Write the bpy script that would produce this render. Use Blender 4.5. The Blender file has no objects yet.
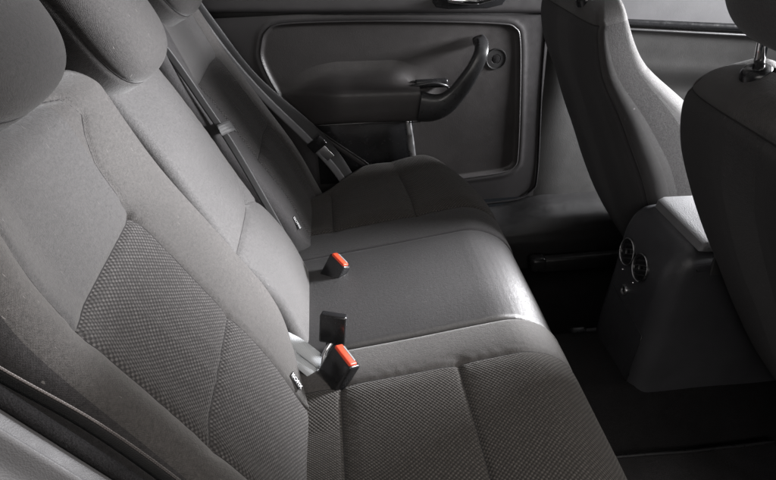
import bpy, bmesh, math, random
import numpy as np
from mathutils import Vector, Matrix

random.seed(7)
rng = np.random.default_rng(7)
S = bpy.context.scene
col = S.collection

# ------------------------------------------------------------------ camera
# car axes: +X to the front of the car, +Y across to the far door, +Z up, metres
CAM = dict(loc=(0.117, -1.133, 1.175), yaw=0.080, pitch=0.534, roll=-0.033, f=642.2 / 776.0)
cd = bpy.data.cameras.new('camera'); cam = bpy.data.objects.new('camera', cd); col.objects.link(cam)
y_, p_, r_ = CAM['yaw'], CAM['pitch'], CAM['roll']
fw = Vector((math.sin(y_) * math.cos(p_), math.cos(y_) * math.cos(p_), -math.sin(p_)))
rt = Vector((math.cos(y_), -math.sin(y_), 0)); up = rt.cross(fw)
rt2 = rt * math.cos(r_) + up * math.sin(r_); up2 = up * math.cos(r_) - rt * math.sin(r_)
m = Matrix((rt2, up2, -fw)).transposed().to_4x4(); m.translation = Vector(CAM['loc'])
cam.matrix_world = m
cd.sensor_width = 36; cd.lens = 36 * CAM['f']; cd.clip_start = 0.02; cd.clip_end = 60
S.camera = cam

# ------------------------------------------------------------------ light
w = bpy.data.worlds.new('World'); S.world = w; w.use_nodes = True
bg = w.node_tree.nodes['Background']; bg.inputs[0].default_value = (0.8, 0.88, 1.0, 1); bg.inputs[1].default_value = 0.013


def lamp(name, loc, target, sx, sy, power, color):
    l = bpy.data.lights.new(name, 'AREA'); l.shape = 'RECTANGLE'; l.size = sx; l.size_y = sy
    l.energy = power; l.color = color
    o = bpy.data.objects.new(name, l); col.objects.link(o); o.location = loc
    o.rotation_euler = (Vector(target) - Vector(loc)).to_track_quat('-Z', 'Y').to_euler()
    return o


lamp('windscreen_light', (2.25, 0.16, 1.08), (0.4, 0.0, 0.45), 0.95, 0.30, 80, (0.98, 0.98, 1.0))
bpy.data.lights['windscreen_light'].spread = math.radians(75)
lamp('open_door_light', (0.95, -1.5, 1.95), (-0.05, -0.35, 0.65), 0.7, 0.5, 28, (1.0, 0.95, 0.90))
lamp('yard_light', (0.25, -2.3, 1.35), (0.2, 0.3, 0.6), 1.6, 0.7, 14, (1.0, 0.955, 0.92))
lamp('rear_window_light', (-1.1, 0.35, 1.55), (0.2, 0.6, 0.5), 0.9, 0.35, 5, (0.95, 0.97, 1.0))
S.view_settings.view_transform = 'Standard'; S.view_settings.look = 'None'
S.view_settings.exposure = 0.0; S.view_settings.gamma = 1.0
S.cycles.max_bounces = 8

# ------------------------------------------------------------------ materials
def new_mat(name):
    mt = bpy.data.materials.new(name); mt.use_nodes = True
    nt = mt.node_tree; b = nt.nodes['Principled BSDF']
    return mt, nt, b


class NB:
    def __init__(s, nt): s.nt = nt
    def n(s, t, **k):
        nd = s.nt.nodes.new(t)
        for a, v in k.items(): setattr(nd, a, v)
        return nd
    def l(s, a, b): s.nt.links.new(a, b)
    def math(s, op, a, b=None, c=None):
        nd = s.n('ShaderNodeMath', operation=op)
        for i, v in enumerate((a, b, c)):
            if v is None: continue
            if isinstance(v, (int, float)): nd.inputs[i].default_value = v
            else: s.l(v, nd.inputs[i])
        return nd.outputs[0]
    def noise(s, vec, scale, detail=2, rough=0.5):
        nd = s.n('ShaderNodeTexNoise'); nd.inputs['Scale'].default_value = scale
        nd.inputs['Detail'].default_value = detail; nd.inputs['Roughness'].default_value = rough
        s.l(vec, nd.inputs['Vector']); return nd.outputs[0]
    def rng(s, v, a, b, c, d):
        nd = s.n('ShaderNodeMapRange'); s.l(v, nd.inputs[0])
        for i, x in enumerate((a, b, c, d)): nd.inputs[1 + i].default_value = x
        return nd.outputs[0]
    def mix(s, f, a, b):
        nd = s.n('ShaderNodeMix', data_type='RGBA')
        if isinstance(f, (int, float)): nd.inputs[0].default_value = f
        else: s.l(f, nd.inputs[0])
        for i, v in ((6, a), (7, b)):
            if isinstance(v, tuple): nd.inputs[i].default_value = (*v, 1)
            else: s.l(v, nd.inputs[i])
        return nd.outputs[2]
    def bump(s, h, dist, strength=1.0, normal=None):
        nd = s.n('ShaderNodeBump'); nd.inputs['Strength'].default_value = strength
        nd.inputs['Distance'].default_value = dist; s.l(h, nd.inputs['Height'])
        if normal is not None: s.l(normal, nd.inputs['Normal'])
        return nd.outputs[0]


def plain_fabric(name, colr, sheen=0.25, lint=0.6, rough=0.75, spec=0.3, relief=.0008):
    mt, nt, b = new_mat(name); k = NB(nt)
    uv = k.n('ShaderNodeTexCoord').outputs['UV']
    obj = k.n('ShaderNodeTexCoord').outputs['Object']
    sep = k.n('ShaderNodeSeparateXYZ'); k.l(uv, sep.inputs[0])
    # fine knit: two crossed waves 1.6 mm apart, broken by noise
    fine = k.noise(uv, 380, 2, 0.75)
    mid = k.noise(uv, 150, 3, 0.7)
    broad = k.noise(obj, 6, 3, 0.6)
    wx = k.math('SINE', k.math('MULTIPLY', sep.outputs[0], 3600))
    wy = k.math('SINE', k.math('MULTIPLY', sep.outputs[1], 3000))
    knit = k.math('MULTIPLY', wx, wy)
    h = k.math('ADD', k.math('MULTIPLY', knit, 0.25), k.math('ADD', fine, k.math('MULTIPLY', mid, 0.9)))
    v = k.math('MULTIPLY', k.rng(h, 0.5, 1.4, 0.35, 1.65), k.rng(broad, 0.3, 0.7, 0.86, 1.14))
    base = k.mix(1.0, colr, colr)
    vm = k.n('ShaderNodeVectorMath', operation='SCALE'); k.l(base, vm.inputs[0]); k.l(v, vm.inputs['Scale'])
    # stray lint fibres and pale dust specks
    st = k.n('ShaderNodeMapping'); st.inputs['Scale'].default_value = (60, 420, 60); st.inputs['Rotation'].default_value = (0.2, 0.3, 0.7)
    k.l(obj, st.inputs[0]); ln = k.noise(st.outputs[0], 1, 1, 0.4)
    lf = k.math('MULTIPLY', k.rng(ln, 0.775, 0.81, 0, 1), lint * .7)
    c = k.mix(lf, vm.outputs[0], (0.30, 0.28, 0.27))
    k.l(c, b.inputs['Base Color'])
    b.inputs['Roughness'].default_value = rough; b.inputs['Specular IOR Level'].default_value = spec
    b.inputs['Sheen Weight'].default_value = sheen; b.inputs['Sheen Roughness'].default_value = 0.45
    k.l(k.bump(h, relief, 0.85), b.inputs['Normal'])
    return mt


def woven_fabric(name, hi, lo, cu=0.0041, cv=0.0037):
    mt, nt, b = new_mat(name); k = NB(nt)
    uv = k.n('ShaderNodeTexCoord').outputs['UV']
    wob = k.noise(uv, 22, 3)
    sep = k.n('ShaderNodeSeparateXYZ'); k.l(uv, sep.inputs[0])
    V = k.math('ADD', k.math('DIVIDE', sep.outputs[1], cv), k.math('MULTIPLY', wob, 1.1))
    U = k.math('ADD', k.math('DIVIDE', sep.outputs[0], cu), k.math('MULTIPLY', V, 0.12))
    row = k.math('FLOOR', V); cell = k.math('FLOOR', U)
    prod = k.math('MULTIPLY', k.math('SINE', k.math('MULTIPLY', U, math.pi)), k.math('SINE', k.math('MULTIPLY', V, math.pi)))
    h = k.rng(prod, -0.9, 0.9, 0, 1)                              # proud light yarns and sunk dark ones, chequered
    cv_ = k.n('ShaderNodeCombineXYZ'); k.l(cell, cv_.inputs[0]); k.l(row, cv_.inputs[1])
    wn = k.n('ShaderNodeTexWhiteNoise'); k.l(cv_.outputs[0], wn.inputs[0])
    fib = k.noise(uv, 520, 2, 0.7)
    f = k.math('MULTIPLY', k.rng(h, 0.38, 0.85, 0, 1), k.rng(wn.outputs[0], 0, 1, 0.5, 1.1))
    f = k.math('MULTIPLY', f, k.rng(fib, 0.3, 0.7, 0.6, 1.3))
    k.l(k.mix(f, lo, hi), b.inputs['Base Color'])
    b.inputs['Roughness'].default_value = 0.8; b.inputs['Specular IOR Level'].default_value = 0.3
    b.inputs['Sheen Weight'].default_value = 0.12; b.inputs['Sheen Roughness'].default_value = 0.4
    hh = k.math('ADD', h, k.math('MULTIPLY', fib, 0.25))
    k.l(k.bump(hh, 0.0016, 0.9), b.inputs['Normal'])
    return mt


def plastic(name, colr, rough=0.45, grain=0.00025, scale=900, spec=0.5):
    mt, nt, b = new_mat(name); k = NB(nt)
    obj = k.n('ShaderNodeTexCoord').outputs['Object']
    vo = k.n('ShaderNodeTexVoronoi'); vo.inputs['Scale'].default_value = scale; k.l(obj, vo.inputs['Vector'])
    ns = k.noise(obj, 9, 4, 0.6)
    sc = k.noise(obj, 60, 3, 0.6)
    v = k.rng(ns, 0.3, 0.7, 0.85, 1.15)
    vm = k.n('ShaderNodeVectorMath', operation='SCALE'); vm.inputs[0].default_value = colr; k.l(v, vm.inputs['Scale'])
    k.l(vm.outputs[0], b.inputs['Base Color'])
    k.l(k.rng(sc, 0.3, 0.7, rough - 0.06, rough + 0.08), b.inputs['Roughness'])
    b.inputs['Specular IOR Level'].default_value = spec
    if grain: k.l(k.bump(vo.outputs['Distance'], grain, 0.7), b.inputs['Normal'])
    return mt


def webbing(name, colr, rib=0.0022):
    mt, nt, b = new_mat(name); k = NB(nt)
    uv = k.n('ShaderNodeTexCoord').outputs['UV']
    sep = k.n('ShaderNodeSeparateXYZ'); k.l(uv, sep.inputs[0])
    wv = k.math('SINE', k.math('ADD', k.math('MULTIPLY', sep.outputs[1], 2 * math.pi / rib),
                               k.math('MULTIPLY', k.math('SINE', k.math('MULTIPLY', sep.outputs[0], 900)), 0.9)))
    v = k.rng(wv, -1, 1, 0.7, 1.2)
    vm = k.n('ShaderNodeVectorMath', operation='SCALE'); vm.inputs[0].default_value = colr; k.l(v, vm.inputs['Scale'])
    k.l(vm.outputs[0], b.inputs['Base Color'])
    b.inputs['Roughness'].default_value = 0.5; b.inputs['Sheen Weight'].default_value = 0.2
    k.l(k.bump(wv, 0.0003, 0.6), b.inputs['Normal'])
    return mt


def carpet(name, colr):
    mt, nt, b = new_mat(name); k = NB(nt)
    obj = k.n('ShaderNodeTexCoord').outputs['Object']
    a = k.noise(obj, 500, 3, 0.7); c2 = k.noise(obj, 12, 3, 0.6)
    v = k.math('MULTIPLY', k.rng(a, 0.3, 0.7, 0.5, 1.5), k.rng(c2, 0.3, 0.7, 0.8, 1.2))
    vm = k.n('ShaderNodeVectorMath', operation='SCALE'); vm.inputs[0].default_value = colr; k.l(v, vm.inputs['Scale'])
    k.l(vm.outputs[0], b.inputs['Base Color']); b.inputs['Roughness'].default_value = 0.95
    b.inputs['Specular IOR Level'].default_value = 0.1
    k.l(k.bump(a, 0.002, 0.8), b.inputs['Normal'])
    return mt


def metal(name, colr, rough):
    mt, nt, b = new_mat(name); k = NB(nt)
    obj = k.n('ShaderNodeTexCoord').outputs['Object']
    b.inputs['Base Color'].default_value = (*colr, 1); b.inputs['Metallic'].default_value = 1
    k.l(k.rng(k.noise(obj, 40, 3), 0.3, 0.7, rough * 0.7, rough * 1.4), b.inputs['Roughness'])
    return mt


M = {}
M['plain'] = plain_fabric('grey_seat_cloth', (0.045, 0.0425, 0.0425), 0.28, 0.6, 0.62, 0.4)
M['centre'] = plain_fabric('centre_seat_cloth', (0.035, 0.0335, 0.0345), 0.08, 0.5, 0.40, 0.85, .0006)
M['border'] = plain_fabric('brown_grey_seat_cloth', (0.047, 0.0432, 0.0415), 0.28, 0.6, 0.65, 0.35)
M['headrest'] = plain_fabric('headrest_cloth', (0.033, 0.0305, 0.030), 0.22)
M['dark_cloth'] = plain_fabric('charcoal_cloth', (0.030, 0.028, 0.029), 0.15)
M['weave'] = woven_fabric('basket_weave_cloth', (0.108, 0.102, 0.100), (0.027, 0.025, 0.025))
M['weave_fine'] = woven_fabric('basket_weave_cushion_cloth', (0.085, 0.077, 0.071), (0.027, 0.0245, 0.0225))
M['thread'] = plain_fabric('seam_thread', (0.022, 0.020, 0.021), 0.05, 0)
M['black'] = plastic('black_grained_plastic', (0.017, 0.0165, 0.017), 0.42)
M['trim'] = plastic('charcoal_trim_plastic', (0.034, 0.032, 0.033), 0.42)
M['silver'] = plastic('silver_grey_plastic', (0.22, 0.22, 0.22), 0.3, 0)
M['softdoor'] = plastic('soft_door_skin', (0.040, 0.037, 0.037), 0.42, 0.0003, 600)
M['satin'] = plastic('satin_black_plastic', (0.02, 0.02, 0.021), 0.3, 0.0001, 900)
M['gloss'] = plastic('gloss_black_plastic', (0.014, 0.014, 0.015), 0.22, 0)
M['pillar'] = plastic('grey_pillar_plastic', (0.055, 0.054, 0.053), 0.55, 0.0004, 500)
M['greytrim'] = plastic('mid_grey_trim_plastic', (0.085, 0.084, 0.088), 0.6, 0.0003, 700)
M['lid'] = plastic('armrest_lid_vinyl', (0.19, 0.19, 0.195), 0.38, 0.0005, 420)
M['console'] = plastic('console_plastic', (0.046, 0.046, 0.050), 0.36, 0.0004, 600)
M['belt'] = webbing('black_webbing', (0.016, 0.0155, 0.0165))
M['belt_grey'] = webbing('grey_webbing', (0.05, 0.048, 0.05))
M['belt_brown'] = webbing('brown_grey_webbing', (0.042, 0.036, 0.035))
M['belt_edge'] = webbing('pale_selvedge', (0.15, 0.13, 0.125), .0030)
M['belt_light'] = webbing('light_grey_webbing', (0.42, 0.44, 0.46))
M['red'] = plastic('orange_red_plastic', (0.58, 0.055, 0.022), 0.4, 0)
M['white'] = plastic('white_print', (0.7, 0.7, 0.7), 0.5, 0)
M['chrome'] = metal('polished_chrome', (0.82, 0.82, 0.83), 0.10)
M['steel'] = metal('brushed_steel', (0.62, 0.62, 0.63), 0.3)
M['carpet'] = carpet('black_carpet', (0.012, 0.0115, 0.012))
M['mat'] = carpet('black_mat', (0.026, 0.025, 0.026))

# ------------------------------------------------------------------ helpers
def link(o, parent=None):
    col.objects.link(o)
    if parent is not None: o.parent = parent
    return o


def thing(name, label, cat, loc=(0, 0, 0), group=None):
    o = bpy.data.objects.new(name, None); col.objects.link(o); o.location = loc
    o['label'] = label; o['category'] = cat
    if group: o['group'] = group
    o.empty_display_size = 0.05
    return o


def place(o, parent):
    """parent without moving: things' empties only carry a location"""
    if parent is not None:
        o.parent = parent
        off = Vector((0, 0, 0)); p = parent
        while p is not None:
            off += p.location; p = p.parent
        o.location = o.location - off
    return o


def mesh_obj(name, verts, faces, mat, parent=None, uvs=None, smooth=True, label=None):
    me = bpy.data.meshes.new(name); me.from_pydata([tuple(v) for v in verts], [], [tuple(int(i) for i in f) for f in faces])
    if uvs is not None:
        ul = me.uv_layers.new(name='UVMap')
        li = np.empty(len(me.loops), dtype=np.int32); me.loops.foreach_get('vertex_index', li)
        ul.data.foreach_set('uv', np.asarray(uvs, dtype=np.float32)[li].ravel())
    if smooth: me.polygons.foreach_set('use_smooth', [True] * len(me.polygons))
    me.materials.append(M[mat])
    o = bpy.data.objects.new(name, me); col.objects.link(o)
    place(o, parent)
    if label: o['label'] = label
    return o


def bm_obj(name, bm, mat, parent=None, smooth=True, mw=None, label=None, auto=None):
    if mw is not None: bm.transform(mw)
    bmesh.ops.recalc_face_normals(bm, faces=bm.faces)
    me = bpy.data.meshes.new(name); bm.to_mesh(me); bm.free()
    me.polygons.foreach_set('use_smooth', [smooth] * len(me.polygons))
    if smooth and auto is not None:
        me.set_sharp_from_angle(angle=math.radians(auto))
    me.materials.append(M[mat])
    o = bpy.data.objects.new(name, me); col.objects.link(o); place(o, parent)
    if label: o['label'] = label
    return o


def grid_obj(name, F, u, v, mat, parent, label=None, wrap=False):
    """surface patch F(U,V)->(x,y,z) sampled at u (across) and v (along)"""
    U, V = np.meshgrid(u, v); x, y, z = F(U, V)
    nu, nv = len(u), len(v)
    verts = np.stack([x, y, z], -1).reshape(-1, 3)
    i = np.arange(nu * nv).reshape(nv, nu)
    f = np.stack([i[:-1, :-1], i[:-1, 1:], i[1:, 1:], i[1:, :-1]], -1).reshape(-1, 4)
    return mesh_obj(name, verts, f, mat, parent, np.stack([U, V], -1).reshape(-1, 2), True, label)


def lin(a, b, step=0.004):
    n = max(2, int(abs(b - a) / step) + 1); return np.linspace(a, b, n)


class Prof:
    """2-D polyline with filleted corners, parametrised by arc length"""
    def __init__(s, pts, rad, ref):
        P = [np.array(p, float) for p in pts]; out = [P[0]]
        for k in range(1, len(P) - 1):
            a = P[k - 1] - P[k]; b = P[k + 1] - P[k]; la, lb = np.linalg.norm(a), np.linalg.norm(b); a /= la; b /= lb
            th = math.acos(np.clip(a @ b, -1, 1)); d = rad[k - 1] / math.tan(th / 2)
            d = min(d, la * .49, lb * .49)
            r = d * math.tan(th / 2)
            c = P[k] + (a + b) / np.linalg.norm(a + b) * r / math.sin(th / 2)
            s0 = P[k] + a * d - c; s1 = P[k] + b * d - c
            a0 = math.atan2(s0[1], s0[0]); a1 = math.atan2(s1[1], s1[0]); da = (a1 - a0 + math.pi) % (2 * math.pi) - math.pi
            for q in np.linspace(0, 1, 15): out.append(c + r * np.array([math.cos(a0 + da * q), math.sin(a0 + da * q)]))
        out.append(P[-1]); s.p = np.array(out)
        d = np.linalg.norm(np.diff(s.p, axis=0), axis=1); s.c = np.concatenate([[0], np.cumsum(d)])
        # shift so that on the flat stretch holding x = ref the parameter equals x
        flat = [i for i in range(len(s.p) - 1) if abs(s.p[i + 1, 1] - s.p[i, 1]) < 1e-6 and min(s.p[i, 0], s.p[i + 1, 0]) <= ref <= max(s.p[i, 0], s.p[i + 1, 0])]
        i = flat[0]; s.c = s.c - s.c[i] + s.p[i, 0]
        s.a0, s.a1 = s.c[0], s.c[-1]
    def __call__(s, a): return np.interp(a, s.c, s.p[:, 0]), np.interp(a, s.c, s.p[:, 1])


def seg_dist(s, t, pts):
    d = np.full(s.shape, 9.0)
    for (x0, y0), (x1, y1) in zip(pts[:-1], pts[1:]):
        dx, dy = x1 - x0, y1 - y0; q = np.clip(((s - x0) * dx + (t - y0) * dy) / (dx * dx + dy * dy + 1e-12), 0, 1)
        d = np.minimum(d, np.hypot(s - x0 - q * dx, t - y0 - q * dy))
    return d


def sst(a, b, x):
    q = np.clip((x - a) / (b - a), 0, 1); return q * q * (3 - 2 * q)


def ripple(s, t, seed, amp, lo=8, hi=45, n=9):
    r = np.random.default_rng(seed); o = 0
    for _ in range(n):
        an = r.uniform(0, 6.28); f = r.uniform(lo, hi); o = o + np.sin(f * (s * math.cos(an) + t * math.sin(an)) + r.uniform(0, 6.28)) * (lo / f) ** .6
    return amp * o / n * 2


def tube(name, pts, r, mat, parent=None, sides=8, closed=False, sub=1, flat=1.0, label=None, upv=None):
    P = [Vector(p) for p in pts]
    if sub > 1: P = smooth_path(P, sub, closed)
    n = len(P); R = r if hasattr(r, '__len__') else [r] * n
    if len(R) != n: R = list(np.interp(np.linspace(0, 1, n), np.linspace(0, 1, len(R)), R))
    T = [((P[(i + 1) % n] - P[i - 1]) if closed else (P[min(i + 1, n - 1)] - P[max(i - 1, 0)])).normalized() for i in range(n)]
    N = Vector(upv) if upv is not None else (Vector((0, 0, 1)) if abs(T[0].z) < .9 else Vector((1, 0, 0)))
    verts = []; uvs = []; acc = 0
    for i in range(n):
        if i: acc += (P[i] - P[i - 1]).length
        N = (N - T[i] * N.dot(T[i])).normalized(); Bv = T[i].cross(N)
        for k in range(sides):
            a = 2 * math.pi * k / sides
            verts.append(P[i] + N * (math.cos(a) * R[i]) + Bv * (math.sin(a) * R[i] * flat)); uvs.append((k / sides * R[i] * 6.3, acc))
    faces = []
    for i in range(n if closed else n - 1):
        for k in range(sides):
            a = i * sides + k; b = i * sides + (k + 1) % sides; c2 = ((i + 1) % n) * sides
            faces.append((a, b, c2 + (k + 1) % sides, c2 + k))
    if not closed: faces += [tuple(range(sides))[::-1], tuple(range((n - 1) * sides, n * sides))]
    return mesh_obj(name, verts, faces, mat, parent, uvs, True, label)


def smooth_path(P, sub, closed=False):
    n = len(P); out = []
    rngi = range(n) if closed else range(n - 1)
    g = (lambda i: P[i % n]) if closed else (lambda i: P[max(0, min(n - 1, i))])
    for i in rngi:
        a, b, c2, d = g(i - 1), g(i), g(i + 1), g(i + 2)
        for q in range(sub):
            t = q / sub
            out.append(0.5 * (2 * b + (c2 - a) * t + (2 * a - 5 * b + 4 * c2 - d) * t * t + (3 * b - a - 3 * c2 + d) * t ** 3))
    if not closed: out.append(P[-1].copy())
    return out


def strap(name, pts, wdirs, width, mat, parent=None, thick=0.0016, sub=8, label=None):
    """flat webbing: centre line pts, width directions wdirs"""
    P = smooth_path([Vector(p) for p in pts], sub); n = len(P)
    D = smooth_path([Vector(d) for d in wdirs], sub)
    verts = []; uvs = []; acc = 0
    prof = [(-1, 0), (-.97, 1), (-.5, 1.15), (0, 1.2), (.5, 1.15), (.97, 1), (1, 0), (.97, -1), (0, -1), (-.97, -1)]
    for i in range(n):
        if i: acc += (P[i] - P[i - 1]).length
        T = (P[min(i + 1, n - 1)] - P[max(i - 1, 0)]).normalized()
        W = (D[i] - T * D[i].dot(T)).normalized(); N = T.cross(W)
        for a, b in prof:
            verts.append(P[i] + W * (a * width / 2) + N * (b * thick / 2)); uvs.append((a * width / 2, acc))
    k = len(prof); faces = []
    for i in range(n - 1):
        for j in range(k): faces.append((i * k + j, i * k + (j + 1) % k, (i + 1) * k + (j + 1) % k, (i + 1) * k + j))
    faces += [tuple(range(k))[::-1], tuple(range((n - 1) * k, n * k))]
    return mesh_obj(name, verts, faces, mat, parent, uvs, True, label)


def basis(loc, xa, za):
    x = Vector(xa).normalized(); z = Vector(za); z = (z - x * z.dot(x)).normalized(); y = z.cross(x)
    mm = Matrix((x, y, z)).transposed().to_4x4(); mm.translation = Vector(loc); return mm


def rbox(name, size, bev, mat, parent=None, mw=None, seg=3, taper=None, label=None):
    bm = bmesh.new(); bmesh.ops.create_cube(bm, size=1)
    for v in bm.verts:
        if taper and v.co.x > 0: v.co.y *= taper[0]; v.co.z *= taper[1]
        v.co = Vector((v.co.x * size[0], v.co.y * size[1], v.co.z * size[2]))
    if bev: bmesh.ops.bevel(bm, geom=list(bm.edges), offset=bev, segments=seg, profile=0.5, affect='EDGES')
    return bm_obj(name, bm, mat, parent, True, mw, label, 40)


def extrude_poly(name, pts, depth, bev, mat, parent=None, mw=None, seg=3, label=None):
    """closed 2-D outline (x,y) extruded along local z by depth, edges bevelled"""
    bm = bmesh.new(); vs = [bm.verts.new((x, y, 0)) for x, y in pts]; f = bm.faces.new(vs)
    r = bmesh.ops.extrude_face_region(bm, geom=[f])
    for v in r['geom']:
        if isinstance(v, bmesh.types.BMVert): v.co.z += depth
    if bev:
        e = [e for e in bm.edges if abs(e.verts[0].co.z - e.verts[1].co.z) < 1e-6]
        bmesh.ops.bevel(bm, geom=e, offset=bev, segments=seg, profile=0.5, affect='EDGES', clamp_overlap=True)
    return bm_obj(name, bm, mat, parent, True, mw, label, 35)


def lathe(name, prof, mat, parent=None, mw=None, n=32, label=None, closed=False):
    verts = []; faces = []; k = len(prof)
    for i in range(n):
        a = 2 * math.pi * i / n
        for r, z in prof: verts.append((r * math.cos(a), r * math.sin(a), z))
    for i in range(n):
        for j in range(k if closed else k - 1):
            faces.append((i * k + j, ((i + 1) % n) * k + j, ((i + 1) % n) * k + (j + 1) % k, i * k + (j + 1) % k))
    if mw is not None: verts = [mw @ Vector(v) for v in verts]
    o = mesh_obj(name, verts, faces, mat, parent, None, True, label)
    o.data.set_sharp_from_angle(angle=math.radians(40)); return o


def superbox(name, half, mw, mat, parent, p=4.0, n=28, fn=None, label=None, keep=None):
    """cube-sphere blown to a superellipsoid; fn(x,y,z) in -1..1 coordinates may move points"""
    bm = bmesh.new(); vd = {}
    g = np.tan(np.linspace(-math.pi / 4, math.pi / 4, n + 1))
    def vert(q):
        key = tuple(round(c, 5) for c in q)
        if key not in vd:
            v = np.array(q); r = (np.abs(v) ** p).sum() ** (-1 / p); v = v * r
            w = np.array([v[0] * half[0], v[1] * half[1], v[2] * half[2]])
            if fn: w = fn(v, w)
            vd[key] = bm.verts.new(w)
        return vd[key]
    for ax in range(3):
        for sg in (-1, 1):
            for i in range(n):
                for j in range(n):
                    q = []
                    for (a, b) in ((i, j), (i + 1, j), (i + 1, j + 1), (i, j + 1)):
                        c = [0, 0, 0]; c[ax] = sg; c[(ax + 1) % 3] = g[a]; c[(ax + 2) % 3] = g[b]; q.append(c)
                    if keep and not keep(np.mean(q, axis=0)): continue
                    vs = [vert(c) for c in q]
                    try: bm.faces.new(vs if sg > 0 else vs[::-1])
                    except ValueError: pass
    bmesh.ops.recalc_face_normals(bm, faces=bm.faces)
    bm.verts.index_update()
    uvs = [(v.co.x + v.co.z * .5, v.co.y + v.co.z * .5) for v in bm.verts]
    bm.transform(mw)
    verts = [v.co.copy() for v in bm.verts]; faces = [[v.index for v in f.verts] for f in bm.faces]; bm.free()
    return mesh_obj(name, verts, faces, mat, parent, uvs, True, label)


# ------------------------------------------------------------------ structure: floor, tunnel, sill
def struct(o): o['kind'] = 'structure'; return o


def floor_h(X, Y):
    tun = 0.13 * (1 - sst(0.10, 0.19, np.abs(Y)))
    return 0.0 + tun + ripple(X, Y, 3, 0.003, 10, 60)


def Ffloor(U, V): return U, V, floor_h(U, V)


struct(grid_obj('floor', Ffloor, lin(-0.35, 2.3, 0.02), lin(-0.74, 0.80, 0.02), 'carpet', None))

def Froof(U, V): return U, V, 1.34 - .10 * (np.abs(V - .02) / .66) ** 3 - .03 * ((U - .3) / 1.1) ** 2


M['roof'] = plain_fabric('pale_roof_lining', (0.30, 0.29, 0.28), 0.1, 0)
struct(grid_obj('unseen_roof_lining', Froof, lin(-1.0, 1.45, .04), lin(-.72, .68, .04), 'roof', None))  # out-of-view roof added to keep door light off headrests and far seat

# ------------------------------------------------------------------ rear seats
B0 = np.array([.03, 0, .34]); Bt = np.array([-.27, 0, .57]); Bt /= np.linalg.norm(Bt); Bn = np.array([Bt[2], 0, -Bt[0]])
C0 = np.array([.03, 0, .34]); Ct = np.array([.47, 0, .065]); Ct /= np.linalg.norm(Ct); Cn = np.array([-Ct[2], 0, Ct[0]])


def onB(s, t, n): return B0[0] + Bt[0] * t + Bn[0] * n, s + 0 * t, B0[2] + Bt[2] * t + Bn[2] * n
def onC(s, t, n): return C0[0] + Ct[0] * t + Cn[0] * n, s + 0 * t, C0[2] + Ct[2] * t + Cn[2] * n
def vB(s, t, n): return Vector([float(q) for q in onB(np.float64(s), np.float64(t), np.float64(n))])
def vC(s, t, n): return Vector([float(q) for q in onC(np.float64(s), np.float64(t), np.float64(n))])


class Pad:
    """an upholstered pad: profile across (Ps) x profile along (Pt), seams pressed in, panels bulging"""
    def __init__(s, Ps, Pt, frame, seams, extra=None, warp=None, depth=0.0045, width=0.0045):
        s.Ps, s.Pt, s.frame, s.seams, s.extra, s.warp, s.d, s.w = Ps, Pt, frame, seams, extra, warp, depth, width
    def __call__(s, A, Bq):
        x, n1 = s.Ps(A); t, n2 = s.Pt(Bq); n = n1 + n2
        for pl in s.seams:
            dd = seg_dist(A, Bq, pl)
            n = n + .00028 * np.sin(230 * A + 170 * Bq + 3 * np.sin(41 * A - 37 * Bq)) * np.exp(-((dd - .010) / .012) ** 2)   # puckers along the stitching
            n = n - s.d * np.exp(-(dd / s.w) ** 2) - s.d * 0.7 * np.exp(-(dd / (s.w * 4.5)) ** 2)
        if s.extra is not None: n = n + s.extra(A, Bq)
        if s.warp is not None: x, t = s.warp(x, t, A, Bq)
        return s.frame(x, t, n)
    def pt(s, a, b, lift=0.0):
        q = s(np.array([[a]], float), np.array([[b]], float)); return Vector([float(c[0, 0]) for c in q])


def seam_tube(pad, pts, parent, r=0.0011, mat='thread'):
    P = []
    for (a0, b0), (a1, b1) in zip(pts[:-1], pts[1:]):
        L = math.hypot(a1 - a0, b1 - b0); k = max(1, int(L / 0.012))
        P += [(a0 + (a1 - a0) * i / k, b0 + (b1 - b0) * i / k) for i in range(k)]
    P.append(pts[-1])
    return tube('seam', [pad.pt(a, b) for a, b in P], r, mat, parent, 6)


def tagtext(txt, size, mw, mat, parent, name='lettering', spacing=1.0):
    cu = bpy.data.curves.new(name, 'FONT'); cu.body = txt; cu.size = size; cu.align_x = 'CENTER'; cu.align_y = 'CENTER'; cu.extrude = 0.0002
    cu.space_character = spacing
    tmp = bpy.data.objects.new('tmp', cu); col.objects.link(tmp)
    dg = bpy.context.evaluated_depsgraph_get(); me = bpy.data.meshes.new_from_object(tmp.evaluated_get(dg))
    bpy.data.objects.remove(tmp); bpy.data.curves.remove(cu)
    me.transform(mw); me.materials.clear(); me.materials.append(M[mat]); me.name = name
    o = bpy.data.objects.new(name, me); col.objects.link(o); place(o, parent); return o


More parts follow.
